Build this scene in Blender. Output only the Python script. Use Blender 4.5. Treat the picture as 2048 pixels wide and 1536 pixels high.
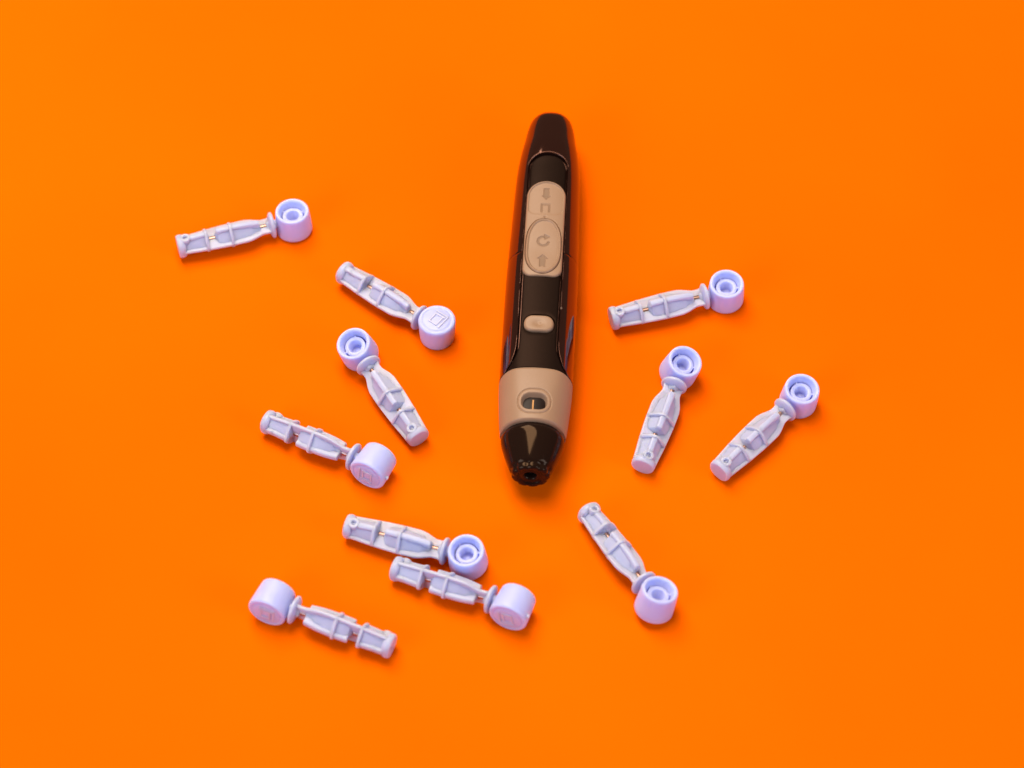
import bpy, bmesh, math, random
import numpy as np
from mathutils import Vector, Matrix

random.seed(4)
R = math.radians
MM = 0.001
scene = bpy.context.scene
for o in list(bpy.data.objects):
    bpy.data.objects.remove(o)

# ------------------------------------------------------------------ camera
ELEV = R(54)
DIST = 0.5572
cd = bpy.data.cameras.new('camera')
cam = bpy.data.objects.new('camera', cd)
scene.collection.objects.link(cam)
cam.location = (0, -DIST * math.cos(ELEV), DIST * math.sin(ELEV))
cam.rotation_euler = (R(90) - ELEV, 0, 0)
cd.sensor_width = 36
cd.lens = 5500 / 2048 * 36
cd.clip_start = 0.01
cd.clip_end = 20
cd.dof.use_dof = True
cd.dof.focus_distance = 0.552
cd.dof.aperture_fstop = 16
scene.camera = cam

# ------------------------------------------------------------------ world: dim room
w = bpy.data.worlds.new('World')
scene.world = w
w.use_nodes = True
w.node_tree.nodes['Background'].inputs[0].default_value = (1.0, 0.58, 0.40, 1)
w.node_tree.nodes['Background'].inputs[1].default_value = 0.20

# ------------------------------------------------------------------ lamps
def area(name, loc, target, size, sizey, watts, col):
    ld = bpy.data.lights.new(name, 'AREA')
    ld.shape = 'RECTANGLE'
    ld.size = size; ld.size_y = sizey
    ld.energy = watts; ld.color = col
    o = bpy.data.objects.new(name, ld)
    scene.collection.objects.link(o)
    o.location = loc
    o.rotation_euler = (Vector(target) - Vector(loc)).to_track_quat('-Z', 'Y').to_euler()
    return o

KEY = area('softbox_lamp', (-0.11, 0.20, 0.58), (0, 0, 0), 0.32, 0.60, 6.3, (1.0, 0.85, 0.68))
WIN_A = area('window_lamp', (-0.62, -0.55, 0.42), (0, 0, 0), 0.5, 0.4, 4.6, (0.60, 0.74, 1.0))
WIN_B = area('window_lamp', (0.72, -0.42, 0.36), (0, 0, 0), 0.4, 0.4, 3.4, (0.60, 0.74, 1.0))

scene.view_settings.view_transform = 'Standard'
scene.view_settings.look = 'None'
scene.view_settings.gamma = 1
scene.view_settings.exposure = 0.0

# ------------------------------------------------------------------ helpers
def tag(o, label=None, cat=None, group=None, kind=None):
    if label: o['label'] = label
    if cat: o['category'] = cat
    if group: o['group'] = group
    if kind: o['kind'] = kind
    return o

def mesh_obj(name, verts, faces, mat, parent=None, smooth=True, sharp=40):
    """verts in millimetres"""
    me = bpy.data.meshes.new(name)
    v = (np.asarray(verts, dtype=float) * MM).tolist()
    me.from_pydata(v, [], [tuple(int(i) for i in f) for f in faces])
    me.update()
    bm = bmesh.new(); bm.from_mesh(me)
    bmesh.ops.remove_doubles(bm, verts=bm.verts, dist=1e-7)
    bmesh.ops.recalc_face_normals(bm, faces=bm.faces)
    for f in bm.faces: f.smooth = smooth
    if smooth:
        for e in bm.edges:
            if len(e.link_faces) == 2 and e.calc_face_angle(0) > R(sharp):
                e.smooth = False
    bm.to_mesh(me); bm.free()
    me.materials.append(mat)
    o = bpy.data.objects.new(name, me)
    scene.collection.objects.link(o)
    if parent: o.parent = parent
    return o

def grid_faces(nr, nc, wrap=False, off=0):
    fs = []
    cc = nc if wrap else nc - 1
    for i in range(nr - 1):
        for j in range(cc):
            a = i * nc + j; b = i * nc + (j + 1) % nc
            fs.append((off + a, off + b, off + b + nc, off + a + nc))
    return fs

def join(parts):
    V = []; F = []
    for v, f in parts:
        o = len(V)
        V += [tuple(p) for p in v]
        F += [tuple(i + o for i in q) for q in f]
    return V, F

def revolve(profile, n=48, axis='x', mod=None, close=True):
    """profile: list of (t, r) along axis; closed end to end with caps where r=0"""
    V = []; F = []
    for t, r in profile:
        for k in range(n):
            a = 2 * math.pi * k / n
            rr = r if mod is None else mod(t, r, a)
            if axis == 'x': V.append((t, rr * math.cos(a), rr * math.sin(a)))
            else: V.append((rr * math.cos(a), rr * math.sin(a), t))
    F = grid_faces(len(profile), n, True)
    for i, rev in ((0, True), (len(profile) - 1, False)):
        if profile[i][1] > 1e-6:
            ring = [i * n + k for k in range(n)]
            F.append(tuple(ring[::-1] if rev else ring))
    return V, F

def pchip(xs, ys):
    xs = np.array(xs, float); ys = np.array(ys, float)
    h = np.diff(xs); d = np.diff(ys) / h
    m = np.zeros(len(xs)); m[0] = d[0]; m[-1] = d[-1]
    for i in range(1, len(xs) - 1):
        if d[i - 1] * d[i] > 0:
            w1 = 2 * h[i] + h[i - 1]; w2 = h[i] + 2 * h[i - 1]
            m[i] = (w1 + w2) / (w1 / d[i - 1] + w2 / d[i])
    def f(x):
        x = np.clip(np.asarray(x, float), xs[0], xs[-1])
        i = np.clip(np.searchsorted(xs, x) - 1, 0, len(xs) - 2)
        t = (x - xs[i]) / h[i]
        return ((2*t**3 - 3*t**2 + 1) * ys[i] + (t**3 - 2*t**2 + t) * h[i] * m[i]
                + (-2*t**3 + 3*t**2) * ys[i+1] + (t**3 - t**2) * h[i] * m[i+1])
    return f

def sstep(a, b, x):
    t = np.clip((x - a) / (b - a), 0, 1)
    return t * t * (3 - 2 * t)

def poly_sdf(px, py, poly):
    """signed distance (negative inside) of points to polygon"""
    P = np.asarray(poly, float); Q = np.roll(P, -1, axis=0)
    x = np.asarray(px, float).ravel(); y = np.asarray(py, float).ravel()
    best = np.full(x.shape, 1e9); inside = np.zeros(x.shape, bool)
    for (ax, ay), (bx, by) in zip(P, Q):
        ex, ey = bx - ax, by - ay
        L = ex * ex + ey * ey
        if L < 1e-14: continue
        t = np.clip(((x - ax) * ex + (y - ay) * ey) / L, 0, 1)
        best = np.minimum(best, (x - ax - t * ex)**2 + (y - ay - t * ey)**2)
        c = ((ay > y) != (by > y))
        with np.errstate(divide='ignore', invalid='ignore'):
            xi = ex * (y - ay) / (ey if abs(ey) > 1e-14 else 1e-14) + ax
        inside ^= c & (x < xi)
    d = np.sqrt(best)
    return np.where(inside, -d, d).reshape(np.shape(px))

def box_sdf(x, y, cx, cy, hx, hy, r):
    qx = np.abs(x - cx) - hx + r; qy = np.abs(y - cy) - hy + r
    return np.minimum(np.maximum(qx, qy), 0) + np.hypot(np.maximum(qx, 0), np.maximum(qy, 0)) - r

# ------------------------------------------------------------------ materials
def new_mat(name):
    m = bpy.data.materials.new(name); m.use_nodes = True
    nt = m.node_tree
    return m, nt, nt.nodes['Principled BSDF']

def add_noise_bump(nt, b, scale, strength, dist):
    tc = nt.nodes.new('ShaderNodeTexCoord')
    n = nt.nodes.new('ShaderNodeTexNoise'); n.inputs['Scale'].default_value = scale
    n.inputs['Detail'].default_value = 4
    bp = nt.nodes.new('ShaderNodeBump'); bp.inputs['Strength'].default_value = strength
    bp.inputs['Distance'].default_value = dist
    nt.links.new(tc.outputs['Object'], n.inputs['Vector'])
    nt.links.new(n.outputs['Fac'], bp.inputs['Height'])
    nt.links.new(bp.outputs['Normal'], b.inputs['Normal'])
    return tc, n

def colour_noise(nt, b, tc, scale, c1, c2, detail=3):
    n = nt.nodes.new('ShaderNodeTexNoise'); n.inputs['Scale'].default_value = scale
    n.inputs['Detail'].default_value = detail
    r = nt.nodes.new('ShaderNodeValToRGB')
    r.color_ramp.elements[0].position = 0.3; r.color_ramp.elements[0].color = (*c1, 1)
    r.color_ramp.elements[1].position = 0.7; r.color_ramp.elements[1].color = (*c2, 1)
    nt.links.new(tc.outputs['Object'], n.inputs['Vector'])
    nt.links.new(n.outputs['Fac'], r.inputs['Fac'])
    nt.links.new(r.outputs['Color'], b.inputs['Base Color'])

# orange sheet
m_orange, nt, b = new_mat('orange_card')
tc, _ = add_noise_bump(nt, b, 900, 0.05, 0.0002)
colour_noise(nt, b, tc, 7, (0.93, 0.118, 0.0004), (0.93, 0.142, 0.0005), 8)
b.inputs['Roughness'].default_value = 0.75
b.inputs['Specular IOR Level'].default_value = 0.0

def plastic(name, col, radius, sss=1.0, rough=0.45, trans=0.0):
    m, nt, b = new_mat(name)
    b.inputs['Base Color'].default_value = (*col, 1)
    b.inputs['Roughness'].default_value = rough
    b.inputs['IOR'].default_value = 1.48
    b.inputs['Transmission Weight'].default_value = trans
    b.inputs['Subsurface Weight'].default_value = sss
    b.inputs['Subsurface Radius'].default_value = radius
    b.inputs['Subsurface Scale'].default_value = 0.001
    add_noise_bump(nt, b, 700, 0.12, 0.0002)
    return m
m_cap = plastic('pale_blue_plastic', (0.50, 0.55, 0.90), (0.8, 0.85, 1.1))
m_fin = plastic('translucent_blue_plastic', (0.60, 0.65, 0.91), (1.2, 1.1, 1.3), trans=0.28)

m_emblem = plastic('pale_blue_plastic_mark', (0.54, 0.56, 0.76), (0.5, 0.5, 0.5), sss=0.0, rough=0.5)
m_steel, nt, b = new_mat('needle_steel')
b.inputs['Base Color'].default_value = (0.36, 0.23, 0.19, 1)
b.inputs['Metallic'].default_value = 1; b.inputs['Roughness'].default_value = 0.32

def dusty(name, base, rough, spec, coat=0.0, dust=0.35):
    m, nt, b = new_mat(name)
    b.inputs['Roughness'].default_value = rough
    b.inputs['Specular IOR Level'].default_value = spec
    b.inputs['Coat Weight'].default_value = coat
    b.inputs['Coat Roughness'].default_value = 0.04
    tc = nt.nodes.new('ShaderNodeTexCoord')
    vo = nt.nodes.new('ShaderNodeTexVoronoi'); vo.inputs['Scale'].default_value = 230
    nt.links.new(tc.outputs['Object'], vo.inputs['Vector'])
    lt = nt.nodes.new('ShaderNodeMath'); lt.operation = 'LESS_THAN'; lt.inputs[1].default_value = 0.07
    nt.links.new(vo.outputs['Distance'], lt.inputs[0])
    sp = nt.nodes.new('ShaderNodeSeparateColor')
    nt.links.new(vo.outputs['Color'], sp.inputs[0])
    gt = nt.nodes.new('ShaderNodeMath'); gt.operation = 'GREATER_THAN'; gt.inputs[1].default_value = 0.84
    nt.links.new(sp.outputs[0], gt.inputs[0])
    mu = nt.nodes.new('ShaderNodeMath'); mu.operation = 'MULTIPLY'
    nt.links.new(lt.outputs[0], mu.inputs[0]); nt.links.new(gt.outputs[0], mu.inputs[1])
    m2 = nt.nodes.new('ShaderNodeMath'); m2.operation = 'MULTIPLY'; m2.inputs[1].default_value = dust
    nt.links.new(mu.outputs[0], m2.inputs[0])
    mx = nt.nodes.new('ShaderNodeMix'); mx.data_type = 'RGBA'
    mx.inputs['A'].default_value = (*base, 1); mx.inputs['B'].default_value = (0.35, 0.25, 0.2, 1)
    nt.links.new(m2.outputs[0], mx.inputs['Factor'])
    nt.links.new(mx.outputs['Result'], b.inputs['Base Color'])
    return m
m_black = dusty('glossy_black_plastic', (0.010, 0.004, 0.003), 0.07, 1.0, 0.15)
m_matte = dusty('satin_black_plastic', (0.009, 0.005, 0.0035), 0.42, 0.10)
m_nose = dusty('smoky_black_plastic', (0.012, 0.006, 0.004), 0.11, 0.18, 0.0, 0.2)
for mm_, tint in ((m_black, (1.0, 0.42, 0.28, 1)), (m_nose, (1.0, 0.62, 0.36, 1)), (m_matte, (1.0, 0.55, 0.38, 1))):
    mm_.node_tree.nodes['Principled BSDF'].inputs['Specular Tint'].default_value = tint
m_dark, nt, b = new_mat('dark_window')
b.inputs['Base Color'].default_value = (0.01, 0.004, 0.003, 1); b.inputs['Roughness'].default_value = 0.35; b.inputs['Specular IOR Level'].default_value = 0.15

m_tan, nt, b = new_mat('tan_rubber')
tc, _ = add_noise_bump(nt, b, 1500, 0.12, 0.0002)
colour_noise(nt, b, tc, 90, (0.295, 0.178, 0.104), (0.312, 0.190, 0.114))
b.inputs['Roughness'].default_value = 0.5
b.inputs['Specular IOR Level'].default_value = 0.45
m_mark, nt, b = new_mat('tan_mark')
b.inputs['Base Color'].default_value = (0.215, 0.128, 0.073, 1); b.inputs['Roughness'].default_value = 0.6
m_amber, nt, b = new_mat('amber_pointer')
b.inputs['Base Color'].default_value = (0.5, 0.22, 0.04, 1); b.inputs['Roughness'].default_value = 0.4

# ------------------------------------------------------------------ the orange surface
def sheet():
    n = 2
    v = [(-900, -900, 0), (900, -900, 0), (900, 900, 0), (-900, 900, 0)]
    o = mesh_obj('tabletop', v, [(0, 1, 2, 3)], m_orange)
    tag(o, 'plain bright orange tabletop under the pen and the lancets', kind='structure')
sheet()

# ------------------------------------------------------------------ the pen
ZC = 7.0
NEXP = 2.15
W_BASE = pchip([-4.3, -1.5, 0, 3.8, 7.6, 11.5, 15.2, 20.3, 27.5, 35, 41, 50, 60, 67, 69.2, 73.5, 77.8, 80],
               [3.4, 4.5, 4.9, 5.52, 6.12, 6.52, 6.74, 6.90, 7.08, 7.28, 7.40, 7.42, 7.40, 7.34, 7.30, 7.05, 6.70, 6.45])
S_END = -4.3
def half_w(s):
    s = np.asarray(s, float)
    q = np.clip((-1.2 - s) / (-1.2 - S_END), 0, 1)
    return W_BASE(s) * np.sqrt(np.maximum(1 - q**2.4, 0))
FLAT = pchip([-5, 6, 14, 66, 70, 80], [0.97, 0.94, 0.865, 0.865, 0.89, 0.99])
def top_z(x, s):
    a = np.maximum(half_w(s), 1e-4)
    rnd = a * np.maximum(1 - np.minimum(np.abs(x) / a, 1)**1.92, 1e-8)**(1 / 1.92)
    flat = FLAT(s) * a - 0.022 * x**2
    p = 16.0
    return ZC + (rnd**-p + np.maximum(flat, 0.3 * a)**-p) ** (-1 / p)

# outline of the recessed panel: half width as a function of s
def outl(fn, s0, s1, n=60):
    s = s0 + (s1 - s0) * (1 - np.cos(np.linspace(0, math.pi, n))) / 2
    h = fn(s)
    return np.vstack([np.c_[h, s], np.c_[-h[::-1], s[::-1]]])
PAN_F = pchip([8, 13.5, 40, 58, 61, 62.5, 64, 65.5, 67, 70], [4.25, 4.25, 4.30, 4.22, 4.24, 4.4, 4.8, 5.4, 6.5, 8.5])
def pan_h(s, inset=0.0):
    s = np.asarray(s, float)
    q = np.clip((14.3 - s) / 4.0, 0, 1)
    return (PAN_F(s) - inset) * np.sqrt(np.maximum(1 - q**2.3, 0))
PAN_POLY = outl(pan_h, 10.3, 70)

pen = bpy.data.objects.new('lancing_pen', None)
scene.collection.objects.link(pen)
tag(pen, 'glossy black pen shaped lancing device with tan buttons and tan collar', 'lancing device')
# pen frame: local x = lateral, local y = along from tail to tip (mapped to world)
ax = Vector((-0.05333, -0.99858, 0)); O = Vector((8.334, 61.343, 0))
# local (x, s, z): x lateral to picture right; s along the axis
pen.matrix_world = Matrix(((0.99858, 0.05333, 0, O.x * MM), (-0.05333, 0.99858, 0, O.y * MM), (0, 0, 1, 0), (0, 0, 0, 1)))
def PV(x, s, z):
    return np.stack([np.asarray(x), -np.asarray(s), np.asarray(z)], -1).reshape(-1, 3)

def shell(name, s_list, disp, mat, inner=0.35, nphi=840, depth_cap=1.2):
    """closed tube wall along the pen with displacement of its top side"""
    s = np.asarray(s_list, float)
    # denser angles on top
    t = np.linspace(0, 1, nphi, endpoint=False)
    phi = 2 * math.pi * t
    phi = phi - 0.55 * np.sin(2 * (phi - math.pi / 2)) * 0.5 * (1 + np.sin(phi)) * 0.45
    Sg, Ph = np.meshgrid(s, phi, indexing='ij')
    a = half_w(Sg)
    c = np.cos(Ph); sn = np.sin(Ph)
    X = a * c
    Z = np.where(sn > 0, top_z(X, Sg), ZC + 0.955 * a * sn)
    D = disp(X, Sg)
    D = np.where(sn > 0, D, 0)
    Z = Z - D
    Z = np.maximum(Z, 0.0)
    # round the two cut ends
    V = PV(X, Sg, Z)
    F = grid_faces(len(s), nphi, True)
    V = list(map(tuple, V))
    ends = []
    for idx in (0, len(s) - 1):
        if half_w(s[idx]) > 0.5:
            base = idx * nphi
            cz = ZC
            k0 = len(V)
            for k in range(nphi):
                x, y, z = V[base + k]
                V.append((x * 0.8, y, cz + (z - cz) * 0.8))
            for k in range(nphi):
                F.append((base + k, base + (k + 1) % nphi, k0 + (k + 1) % nphi, k0 + k))
    return mesh_obj(name, V, F, mat, pen, sharp=50)

def body_disp(X, S):
    d = poly_sdf(X, S, PAN_POLY)
    g = 0.95 * (1 - sstep(-0.44, 0.03, d))
    # softly rolled lip round the groove
    # seams: slightly rolled edges of the shell ends
    for e in (37.3, 67.0):
        g = g + 0.12 * np.exp(-((S - e) / 0.14)**2)
    return g
def endround(s, e, r=0.16): return np.exp(-((s - e) / r)**2)
SEAM = 37.3
sA = np.concatenate([S_END + 3.1 * (1 - np.cos(np.linspace(0, math.pi / 2, 30))), np.arange(-1.1, 9.5, 0.16), np.arange(9.6, 14.5, 0.06), np.arange(14.6, SEAM - 0.01, 0.16), [SEAM - 0.01]])
sB = np.concatenate([[SEAM + 0.02], np.arange(SEAM + 0.1, 60.0, 0.17), np.arange(60.05, 66.85, 0.07), [66.88]])
shell('rear_shell', sA, body_disp, m_black)
shell('front_shell', sB, body_disp, m_black)

# tan collar with the recessed depth window
WX, WS = 0.05, 75.1
def collar_disp(X, S):
    o = box_sdf(X, S, WX, WS, 3.3, 2.85, 2.6)
    i = box_sdf(X, S, WX, WS + 0.05, 2.75, 2.1, 1.9)
    g = 0.22 * np.exp(-(o / 0.13)**2)
    g = g + 1.7 * (1 - sstep(-0.85, 0.0, i))
    g = g + 0.25 * np.exp(-((S - 67.0) / 0.22)**2) + 0.55 * sstep(79.0, 79.6, S)**2
    return g
sC = np.concatenate([[66.95, 67.02], np.arange(67.1, 79.5, 0.11), [79.55]])
shell('collar', sC, collar_disp, m_tan, nphi=620)

# generic raised / inset patch on the pen's top
def patch(name, hfn, s0, s1, off, mat, rnd=0.25, skirt=1.2, nu=90, ns=140, extra=None, parent=None):
    t = (1 - np.cos(np.linspace(0, math.pi, ns))) / 2
    t = 0.55 * np.linspace(0, 1, ns) + 0.45 * t
    s = s0 + (s1 - s0) * t
    u = np.linspace(-1, 1, nu)
    u = 0.72 * u + 0.28 * np.sin(u * math.pi / 2)
    h = np.maximum(hfn(s), 0.02)
    S, U = np.meshgrid(s, u, indexing='ij')
    X = U * h[:, None]
    poly = outl(hfn, s0, s1, 120)
    d = np.abs(poly_sdf(X, S, poly))
    dd = np.clip(rnd - d, 0, rnd)
    drop = rnd - np.sqrt(np.maximum(rnd**2 - dd**2, 0))
    Z = top_z(X, S) + off - drop
    if extra is not None: Z = Z + extra(X, S)
    V = PV(X, S, Z)
    F = grid_faces(ns, nu)
    border = [j for j in range(nu)] + [i * nu + nu - 1 for i in range(1, ns)] + \
             [(ns - 1) * nu + j for j in range(nu - 2, -1, -1)] + [i * nu for i in range(ns - 2, 0, -1)]
    k0 = len(V)
    low = V[border].copy(); low[:, 2] -= skirt
    V = np.vstack([V, low])
    n = len(border)
    F += [(border[i], border[(i + 1) % n], k0 + (i + 1) % n, k0 + i) for i in range(n)]
    return mesh_obj(name, V, F, mat, parent or pen, sharp=65)

# satin black inset panel
def panel_in(s):
    s = np.asarray(s, float)
    q = np.clip((14.5 - s) / 3.55, 0, 1)
    f = pchip([8, 14, 40, 58, 61, 62.5, 64, 65.5, 66.9], [3.72, 3.72, 3.75, 3.68, 3.72, 3.95, 4.4, 5.1, 6.1])
    return f(s) * np.sqrt(np.maximum(1 - q**2.3, 0))
BX, BS = 0.12, 55.95
def panel_extra(X, S):
    d = box_sdf(X, S, BX, BS, 3.2, 2.2, 2.1)
    under = box_sdf(X, S, 0, 31.5, 3.3, 11.5, 3.0)
    return -1.3 * (1 - sstep(-0.3, 0.0, under)) -0.75 * (1 - sstep(-0.2, 0.12, d)) - 0.10 * np.exp(-(np.maximum(d, 0) / 0.5)**2) * (d > 0)
patch('inset_panel', panel_in, 10.96, 66.85, -0.30, m_matte, rnd=0.3, skirt=0.7, nu=110, ns=420, extra=panel_extra)

# tan slider plate with thumb pad
def slider_h(s):
    s = np.asarray(s, float)
    q = np.clip((22.6 - s) / 3.9, 0, 1); r = np.clip((s - 41.9) / 2.1, 0, 1)
    return 4.0 * np.sqrt(np.maximum(1 - q**2.1, 0)) - 1.9 * (1 - np.sqrt(np.maximum(1 - r**2, 0)))
def pad_h(s):
    s = np.asarray(s, float)
    q = np.clip((22.8 - s) / 3.75, 0, 1); r = np.clip((s - 26.2) / 1.7, 0, 1)
    return 3.66 * np.sqrt(np.maximum(1 - q**2.1, 0)) - 1.9 * (1 - np.sqrt(np.maximum(1 - r**2, 0)))
PAD_POLY = outl(pad_h, 19.05, 27.9, 60)
def btn_h(s):
    s = np.asarray(s, float)
    q = np.clip((36.2 - s) / 7.2, 0, 1); r = np.clip((s - 37.2) / 6.4, 0, 1)
    return 3.72 * np.where(s < 36.7, np.maximum(1 - q**2.6, 0) ** (1 / 2.1), np.maximum(1 - r**2.4, 0) ** (1 / 2.0))
BTN_POLY = outl(btn_h, 29.0, 43.6, 80)
def arrow(cx, tip, tail, hw, sw, headlen):
    sg = 1 if tip > tail else -1
    k = tip - sg * headlen
    return [(cx, tip), (cx + hw, k), (cx + sw, k), (cx + sw, tail), (cx - sw, tail), (cx - sw, k), (cx - hw, k)]
def cut(d, depth, soft=0.09): return depth * (1 - sstep(-soft, soft, d))
DN = arrow(0.0, 23.75, 20.6, 0.95, 0.58, 1.1)
UP = arrow(0.0, 38.35, 41.75, 1.12, 0.62, 1.15)
BOX = [(-0.98, 24.8), (0.98, 24.8), (0.98, 27.1), (0.58, 27.1), (0.58, 25.25), (-0.58, 25.25), (-0.58, 27.1), (-0.98, 27.1)]
def slider_extra(X, S):
    d = poly_sdf(X, S, PAD_POLY)
    e = -0.28 * (1 - sstep(-0.18, 0.05, d))
    e = e - cut(poly_sdf(X, S, DN), 0.22, 0.07) - cut(poly_sdf(X, S, BOX), 0.2, 0.07)
    e = e - 0.30 * np.exp(-(((X + 0.05)**2 + (S - 28.55)**2) / 0.2**2))
    db = poly_sdf(X, S, BTN_POLY)
    e = e - 1.1 * (1 - sstep(-0.25, 0.10, db)) - 0.12 * sstep(42.6, 44, S)
    return e
slider = patch('slider', slider_h, 18.7, 44.0, 0.30, m_tan, rnd=0.35, skirt=1.3, nu=130, ns=360, extra=slider_extra)
# release button on the slider
def btn_in(s): return np.maximum(btn_h(s) - 0.1, 0)
def btn_extra(X, S):
    d = -np.abs(poly_sdf(X, S, BTN_POLY))
    e = 0.16 * np.exp(-((d + 0.34) / 0.16)**2) - 0.18 * sstep(-0.42, -0.62, d) * 0
    e = e - 0.16 * (1 - sstep(-0.72, -0.52, d))           # floor inside the raised rim
    e = e - 0.42 * np.exp(-((S - 37.3) / 3.6)**2 - (X / 3.2)**2) * 0.8
    cx, cs = -0.05, 34.9
    rr = np.hypot(X - cx, S - cs); an = np.degrees(np.arctan2(-(S - cs), X - cx))
    ring = np.abs(rr - 1.10) - 0.24
    gap = ((an > -5) & (an < 48))
    e = e - np.where(gap, 0, cut(ring, 0.2, 0.07))
    tri = [(cx + 0.15, cs - 1.75), (cx + 1.35, cs - 1.15), (cx + 0.25, cs - 0.35)]
    e = e - cut(poly_sdf(X, S, tri), 0.2, 0.07)
    e = e - cut(poly_sdf(X, S, UP), 0.22, 0.07)
    return e
release = patch('release_button', btn_in, 29.12, 43.5, 0.36, m_tan, rnd=0.22, skirt=1.0, nu=140, ns=240, extra=btn_extra)
# marks in a darker tan, thin plates lying on the floors of their recesses
def mark(name, quads, off, extra, parent):
    V = []; F = []
    for q in quads:
        P = np.array(q, float); n = len(P)
        Q = P.mean(0) + (P - P.mean(0)) * 0.62
        z = top_z(P[:, 0], P[:, 1]) + off + extra(Q[:, 0], Q[:, 1])
        k = len(V)
        V += [tuple(v) for v in PV(P[:, 0], P[:, 1], z + 0.03)] + [tuple(v) for v in PV(P[:, 0], P[:, 1], z - 0.15)]
        F.append(tuple(range(k, k + n)))
        F += [(k + i, k + n + i, k + n + (i + 1) % n, k + (i + 1) % n) for i in range(n)]
    return mesh_obj(name, V, F, m_mark, parent, smooth=False)
def arrow_q(a): return [[a[2], a[3], a[4], a[5]], [a[0], a[1], a[6]]]
mark('down_arrow_mark', arrow_q(DN), 0.30, slider_extra, slider)
mark('box_mark', [[BOX[0], BOX[1], (0.98, 25.25), (-0.98, 25.25)], [(0.98, 25.25), BOX[2], BOX[3], BOX[4]], [(-0.58, 25.25), BOX[6], BOX[7], (-0.98, 25.25)]], 0.30, slider_extra, slider)
mark('up_arrow_mark', arrow_q(UP), 0.36, btn_extra, release)
rq = []
for k in range(22):
    a0 = R(48 + k * (307 / 22)); a1 = R(48 + (k + 1) * (307 / 22))
    rq.append([(-0.05 + rr * math.cos(a_), 34.9 - rr * math.sin(a_)) for rr, a_ in ((0.9, a0), (1.3, a0), (1.3, a1), (0.9, a1))])
rq.append([(0.10, 33.15), (1.30, 33.75), (0.20, 34.55)])
mark('loop_mark', rq, 0.36, btn_extra, release)

# small round ended ejector button
def sb_h(s):
    q = np.clip(np.abs(np.asarray(s, float) - BS) / 1.95, 0, 1)
    return 3.0 - 1.75 * (1 - np.sqrt(np.maximum(1 - q**2.3, 0))) * 1.0
def sb_extra(X, S):
    r2 = ((X - 0.0)**2 / 1.1**2 + (S - BS - 0.05)**2 / 0.85**2)
    return -0.35 * np.exp(-r2) + 0.14 * np.exp(-(((X - 0.25)**2 + (S - BS)**2) / 0.22**2))
patch('ejector_button', sb_h, BS - 1.95, BS + 1.95, 0.12, m_tan, rnd=0.55, skirt=0.9, nu=90, ns=80, extra=sb_extra)

# dark window floor and pointer inside the collar
def win_h(s):
    q = np.clip(np.abs(np.asarray(s, float) - WS - 0.05) / 1.75, 0, 1)
    return 2.55 - 1.5 * (1 - np.sqrt(np.maximum(1 - q**2, 0)))
win = patch('depth_window', win_h, WS - 1.75, WS + 1.85, -1.2, m_dark, rnd=0.2, skirt=0.3, nu=30, ns=24)
v, f = [], []
zt_ = float(top_z(0.0, 75.2)) - 1.2
v = PV([-0.35, -0.05, -0.05, -0.35] * 2, [74.3, 74.3, 76.7, 76.7] * 2, [zt_ + .16] * 4 + [zt_ - .1] * 4)
mesh_obj('depth_pointer', v, [(0, 1, 2, 3), (7, 6, 5, 4), (0, 4, 5, 1), (1, 5, 6, 2), (2, 6, 7, 3), (3, 7, 4, 0)], m_amber, win, smooth=False)

# smoky nose cone with the scalloped tip
def nose():
    prof = [(77.0, 5.75), (79.9, 5.75), (80.15, 5.95), (80.35, 6.2), (80.7, 6.32), (81.3, 6.27), (82, 6.10), (83, 5.82), (84, 5.50), (85.1, 5.12), (86.2, 4.70), (87.0, 4.36),
            (87.35, 4.20), (87.55, 4.02), (87.75, 3.86), (88.0, 3.82), (88.3, 3.84), (88.6, 3.78), (88.85, 3.6), (89.0, 3.3), (89.05, 3.0),
            (88.98, 2.7), (88.75, 2.45), (88.6, 2.2), (88.6, 1.9), (88.72, 1.65), (88.7, 1.4), (88.5, 1.2), (88.1, 1.08), (86.0, 1.05), (82, 1.0)]
    n = 240
    V = []
    for s, r in prof:
        for k in range(n):
            a = 2 * math.pi * k / n
            lobe = 0.0
            if s > 87.3 and r > 2.3:
                wgt = min(1, (s - 87.3) / 0.5) * min(1, (r - 2.3) / 0.9)
                lobe = -0.26 * wgt * (0.5 - 0.5 * math.cos(9 * a)) ** 2.2
            rr = r + lobe
            zs = 0.93 if math.sin(a) > 0 else 0.97
            V.append((rr * math.cos(a), -s, ZC + rr * math.sin(a) * zs))
    F = grid_faces(len(prof), n, True)
    F.append(tuple((len(prof) - 1) * n + k for k in range(n)))
    mesh_obj('nose_cone', V, F, m_nose, pen, sharp=60)
nose()

# ------------------------------------------------------------------ the lancets (mm; origin = centre of the cap, x towards the tail)
def prism(poly, thick, plane, bev=0.12):
    """polygon in xy or xz with thickness, chamfered edges"""
    P = np.array(poly, float); n = len(P)
    T = np.roll(P, -1, 0) - np.roll(P, 1, 0)
    N = np.c_[T[:, 1], -T[:, 0]]; N /= np.maximum(np.linalg.norm(N, axis=1, keepdims=True), 1e-9)
    A = 0.5 * np.sum(P[:, 0] * np.roll(P[:, 1], -1) - np.roll(P[:, 0], -1) * P[:, 1])
    if A < 0: N = -N
    I = P - N * bev
    h = thick / 2
    L = [(I, -h), (P, -h + bev), (P, h - bev), (I, h)]
    V = []
    for q, z in L:
        for a_, b_ in q:
            V.append((a_, b_, z) if plane == 'xy' else (a_, z, b_))
    F = grid_faces(4, n, True)
    F.append(tuple(range(n))[::-1]); F.append(tuple(3 * n + k for k in range(n)))
    return V, F

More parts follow.
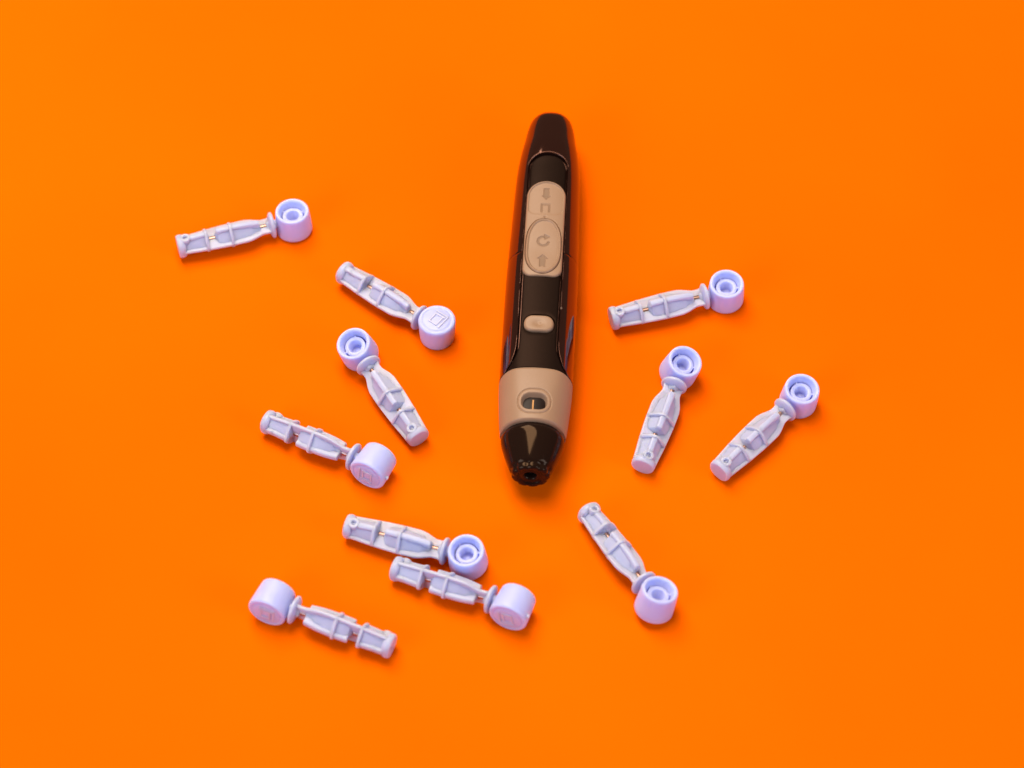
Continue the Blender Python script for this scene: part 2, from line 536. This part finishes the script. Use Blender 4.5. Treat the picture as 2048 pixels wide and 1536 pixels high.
FINW = pchip([4.9, 5.6, 6.6, 7.5, 9.0, 10.4, 13.4, 16, 18.6, 22, 24.5], [2.25, 1.98, 1.95, 2.2, 2.75, 3.0, 3.02, 2.92, 2.78, 2.5, 2.3])
UPW = pchip([4.9, 7.2, 9.0, 10.4, 13.4, 16, 18.6, 22, 24.5], [2.1, 2.15, 2.4, 2.55, 2.65, 2.6, 2.5, 2.3, 2.2])
def strip(fn, x0, x1, n=26):
    xs = np.linspace(x0, x1, n); h = fn(xs)
    return [(x, -y) for x, y in zip(xs, h)] + [(x, y) for x, y in zip(xs[::-1], h[::-1])]

def loft(fn, x0, x1, hy_is, th, rnd=0.2, n=40):
    """rounded bar from x0 to x1: half width fn(x) in one direction, thickness th in the other"""
    xs = np.concatenate([[x0, x0 + 0.04, x0 + 0.12], np.linspace(x0 + 0.3, x1 - 0.3, n), [x1 - 0.12, x1 - 0.04, x1]])
    sh = np.concatenate([[0.14, 0.06, 0.0], np.zeros(n), [0.0, 0.06, 0.14]])
    V = []
    cor = []
    for q, (sx, sy) in enumerate(((1, 1), (-1, 1), (-1, -1), (1, -1))):
        for k in range(5):
            an = math.pi / 2 * (q + k / 4)
            cor.append((sx, sy, math.cos(an), math.sin(an)))
    for x, d in zip(xs, sh):
        h = float(fn(x)) - d; t = th / 2 - d; rr = min(rnd, t * 0.95)
        for sx, sy, ca, sa in cor:
            a_ = sx * (h - rr) + rr * ca; b_ = sy * (t - rr) + rr * sa
            V.append((x, a_, b_) if hy_is == 'y' else (x, b_, a_))
    m = len(cor)
    F = grid_faces(len(xs), m, True)
    F.append(tuple(range(m))[::-1]); F.append(tuple((len(xs) - 1) * m + k for k in range(m)))
    return V, F

def build_lancet():
    root = bpy.data.objects.new('lancet', None)
    scene.collection.objects.link(root)
    V, F = loft(FINW, 4.9, 24.3, 'y', 0.7, 0.22, 60)
    mesh_obj('side_fin', V, F, m_fin, root)
    for a, b_ in ((7.25, 16.4), (18.25, 22.1)):
        V, F = loft(UPW, a, b_, 'z', 1.35, 0.45, 30)
        mesh_obj('upright_fin', V, F, m_fin, root)
    V, F = loft(lambda x: UPW(x) / 2 + 0.1, 21.9, 24.3, 'z', 1.3, 0.3, 8)
    V = [(x, y, z - 1.05) for x, y, z in V]
    mesh_obj('tail_web', V, F, m_fin, root)
    # moulded core round the needle, open at the two notches; diamond section fills the corners between the fins
    def dia(t, q, a): return q * (abs(math.cos(a))**1.15 + abs(math.sin(a))**1.15) ** (-1 / 1.15)
    c = []
    for prof in ([(7.1, 0.9), (7.3, 1.25), (8.6, 1.5), (9.2, 2.0), (12.7, 2.4), (13.2, 2.45), (15.4, 2.4), (16.2, 2.1), (16.5, 1.5), (16.8, 0.9)],
                 [(18.05, 0.9), (18.3, 1.7), (18.8, 2.35), (20.2, 2.25), (21.4, 2.1), (22.4, 2.05), (23.8, 2.0)],
                 [(4.9, 1.5), (5.6, 1.3), (5.85, 0.9)]):
        c.append(revolve(prof, 40, mod=dia))
    V, F = join(c)
    V = [(x, y, z) for x, y, z in V]
    mesh_obj('core', V, F, m_fin, root)
    for x, r in ((18.65, 2.84), (13.4, 3.04)):
        V, F = revolve([(x - 0.3, 0), (x - 0.3, r - 0.14), (x - 0.18, r), (x + 0.18, r), (x + 0.3, r - 0.14), (x + 0.3, 0)], 56,
                       mod=lambda t, q, a: q * (abs(math.cos(a))**1.4 + abs(math.sin(a))**1.4) ** (-1 / 1.4))
        mesh_obj('rib', V, F, m_fin, root)
    # rounded square end block
    def sq(t, r, a):
        return r * (abs(math.cos(a))**2.3 + abs(math.sin(a))**2.3) ** (-1 / 2.3)
    V, F = revolve([(23.2, 0), (23.2, 1.9), (23.5, 2.25), (24.0, 2.38), (24.6, 2.30), (24.8, 2.12), (24.8, 0)], 64, mod=sq)
    mesh_obj('end_block', V, F, m_fin, root)
    # boss with a pin hole
    V, F = revolve([(0.2, 1.1), (2.28, 1.1), (2.42, 0.98), (2.42, 0.58), (2.32, 0.5), (1.5, 0.46), (1.5, 0)], 36, axis='z')
    V = [(x + 23.0, y, z) for x, y, z in V]
    mesh_obj('boss', V, F, m_fin, root)
    # flange beside the cap
    V, F = revolve([(4.15, 0), (4.15, 2.45), (4.3, 2.78), (4.5, 2.86), (4.78, 2.8), (4.95, 2.55), (5.15, 2.1), (5.3, 1.2), (5.3, 0)], 56,
                   mod=lambda t, r, a: r * (1 - 0.07 * math.cos(a)**2))
    mesh_obj('flange', V, F, m_fin, root)
    V, F = revolve([(4.0, 0.0), (4.0, 0.56), (19.0, 0.56), (19.0, 0)], 20)
    mesh_obj('needle', V, F, m_steel, root)
    # twist cap: drum whose axis is local z, open side up
    outer = [(-3.0, 0), (-3.0, 2.6), (-2.94, 2.72), (-2.86, 2.80), (-2.86, 2.95), (-2.93, 3.05), (-2.98, 3.25), (-2.94, 3.5), (-2.8, 3.70), (-2.55, 3.80),
             (-1.5, 3.78), (0.5, 3.68), (2.2, 3.56), (2.75, 3.50), (2.93, 3.40), (3.0, 3.26), (2.98, 3.04), (2.90, 2.86), (2.65, 2.72), (2.1, 2.60), (1.95, 2.55)]
    n = 96
    V = []
    prof = [(z, r, False) for z, r in outer]
    prof += [(1.48, 2.47, False), (1.45, 2.44, True), (-0.2, 2.42, 'slot'), (-0.2, 2.12, 'slot'), (1.45, 2.10, True), (1.50, 2.04, False),
             (1.50, 1.5, False), (1.42, 1.38, False), (-0.9, 1.30, False), (-1.0, 1.20, False), (-1.0, 0.62, False), (-0.7, 0.5, False), (-0.6, 0.0, False)]
    for z, r, fl in prof:
        for k in range(n):
            a = 2 * math.pi * k / n
            zz = z
            if fl == 'slot':
                m = min(abs(((a - q + math.pi) % (2 * math.pi)) - math.pi) for q in (R(60), R(180), R(300)))
                if m < R(6): zz = 1.47
            V.append((r * math.cos(a), r * math.sin(a), zz))
    F = grid_faces(len(prof), n, True)
    cap = mesh_obj('twist_cap', V, F, m_cap, root, sharp=55)
    # stub joining cap and flange, and the moulding nub on the far side
    V, F = revolve([(3.0, 1.15), (3.5, 1.0), (3.9, 1.0), (4.3, 1.15)], 24)
    mesh_obj('neck', V, F, m_cap, root)
    # raised maker's mark on the closed face: a square frame with a second stroke beside it
    def bar(x0, y0, x1, y1, wd):
        dx, dy = x1 - x0, y1 - y0; L = math.hypot(dx, dy); nx, ny = -dy / L * wd / 2, dx / L * wd / 2
        return prism([(x0 + nx, y0 + ny), (x0 - nx, y0 - ny), (x1 - nx, y1 - ny), (x1 + nx, y1 + ny)], 0.3, 'xy', 0.05)
    bars = [bar(-1.05, -1.1, 1.25, -1.1, 0.34), (bar(-1.05, 1.2, 0.75, 1.2, 0.34)), bar(-1.05, -1.27, -1.05, 1.37, 0.34),
            bar(0.75, -0.95, 0.75, 1.37, 0.34), bar(1.55, -1.7, 1.55, 1.6, 0.30), bar(-1.3, -1.7, 1.7, -1.7, 0.30)]
    bars = [([(x, y, z - 3.02 - 0.002 * i) for x, y, z in v], f) for i, (v, f) in enumerate(bars)]
    V, F = join(bars)
    mesh_obj('emblem', V, F, m_emblem, cap, smooth=False)
    return root

def add_nub(cap):
    V, F = revolve([(-4.12, 0), (-4.12, 0.30), (-4.0, 0.40), (-3.4, 0.5), (-3.4, 0)], 14)
    V = [(x, y + 0.6, z - 1.7) for x, y, z in V]
    mesh_obj('nub', V, F, m_cap, cap)

proto = build_lancet()
def children_of(o): return [c for c in bpy.data.objects if c.parent is o]
def copy_tree(o, parent=None):
    c = o.copy(); scene.collection.objects.link(c); c.parent = parent
    for ch in children_of(o): copy_tree(ch, c)
    return c

# points that can touch the table, for resting each lancet on its true contacts
def all_points(root):
    P = []
    for c in children_of(root):
        if c.name.startswith('needle'): continue
        for o in [c] + children_of(c):
            me = o.data; a = np.empty(len(me.vertices) * 3); me.vertices.foreach_get('co', a)
            P.append(a.reshape(-1, 3))
    return np.vstack(P)
PTS = all_points(proto)
CAPP = PTS[PTS[:, 0] < 0.0042]; TAILP = PTS[PTS[:, 0] > 0.0060]

def place(o, cx, cy, yaw, roll):
    """cx, cy: where the middle of the cap stands (mm)"""
    Rx = Matrix.Rotation(R(roll), 3, 'X')
    lo, hi = R(-15), R(15)
    for _ in range(40):
        m = (lo + hi) / 2
        M = np.array(Matrix.Rotation(m, 3, 'Y') @ Rx)
        a = (CAPP @ M.T)[:, 2].min(); b_ = (TAILP @ M.T)[:, 2].min()
        if b_ > a: lo = m         # tail too high: pitch it down (positive Y turn lowers +x)
        else: hi = m
    Mt = Matrix.Rotation(R(yaw), 3, 'Z') @ Matrix.Rotation(m, 3, 'Y') @ Rx
    zmin = (PTS @ np.array(Mt).T)[:, 2].min()
    o.matrix_world = Matrix.Translation((cx * MM, cy * MM, -zmin)) @ Mt.to_4x4()

G = 'pale blue plastic lancets scattered round the pen'
LANCETS = [
    # cap x, cap y, yaw (cap to tail), roll, label
    (-46.0, 40.2, 196.1, 2, 'pale blue lancet at upper left, farthest from the pen, open cap to its right'),
    (-15.3, 11.9, 143.5, 180, 'pale blue lancet whose closed cap face with a square mark is turned up'),
    (-31.4, 5.9, -58.4, 18, 'pale blue lancet left of the pen, open cap above, tail pointing down right'),
    (-27.2, -22.4, 152.5, 92, 'pale blue lancet on its side with notched fins, alone left of the pen nose'),
    (-8.6, -43.6, 162.0, -8, 'pale blue lancet whose open cap touches the notched lancet just below it'),
    (0.2, -54.9, 157.7, 92, 'pale blue lancet on its side, tucked against the underside of an open capped one'),
    (-45.5, -53.8, -21.9, -92, 'pale blue side lying lancet at bottom left with its closed cap at the left end'),
    (44.1, 21.2, 195.7, -5, 'pale blue lancet nearly level, right of the pen buttons, open cap at its right end'),
    (34.1, 1.3, 250.2, -17, 'steeply standing pale blue lancet right of the pen collar, open cap at the top'),
    (57.7, -5.4, 226.5, -8, 'pale blue lancet farthest right, slanting up to an open cap at its upper right end'),
    (27.5, -53.4, 121.2, 15, 'pale blue lancet at lower right below the pen tip, open cap at its bottom end'),
]
for i, (x, y, yaw, roll, lab) in enumerate(LANCETS):
    o = proto if i == 0 else copy_tree(proto)
    tag(o, lab, 'lancet', G)
    place(o, x, y, yaw, roll)
    cap = [c for c in children_of(o) if c.name.startswith('twist_cap')][0]
    cap.rotation_euler.z = R((14, 180, -31, 8, 22, -6, 3, -17, 40, 65, -52)[i])
    if i in (3, 5): add_nub(cap)
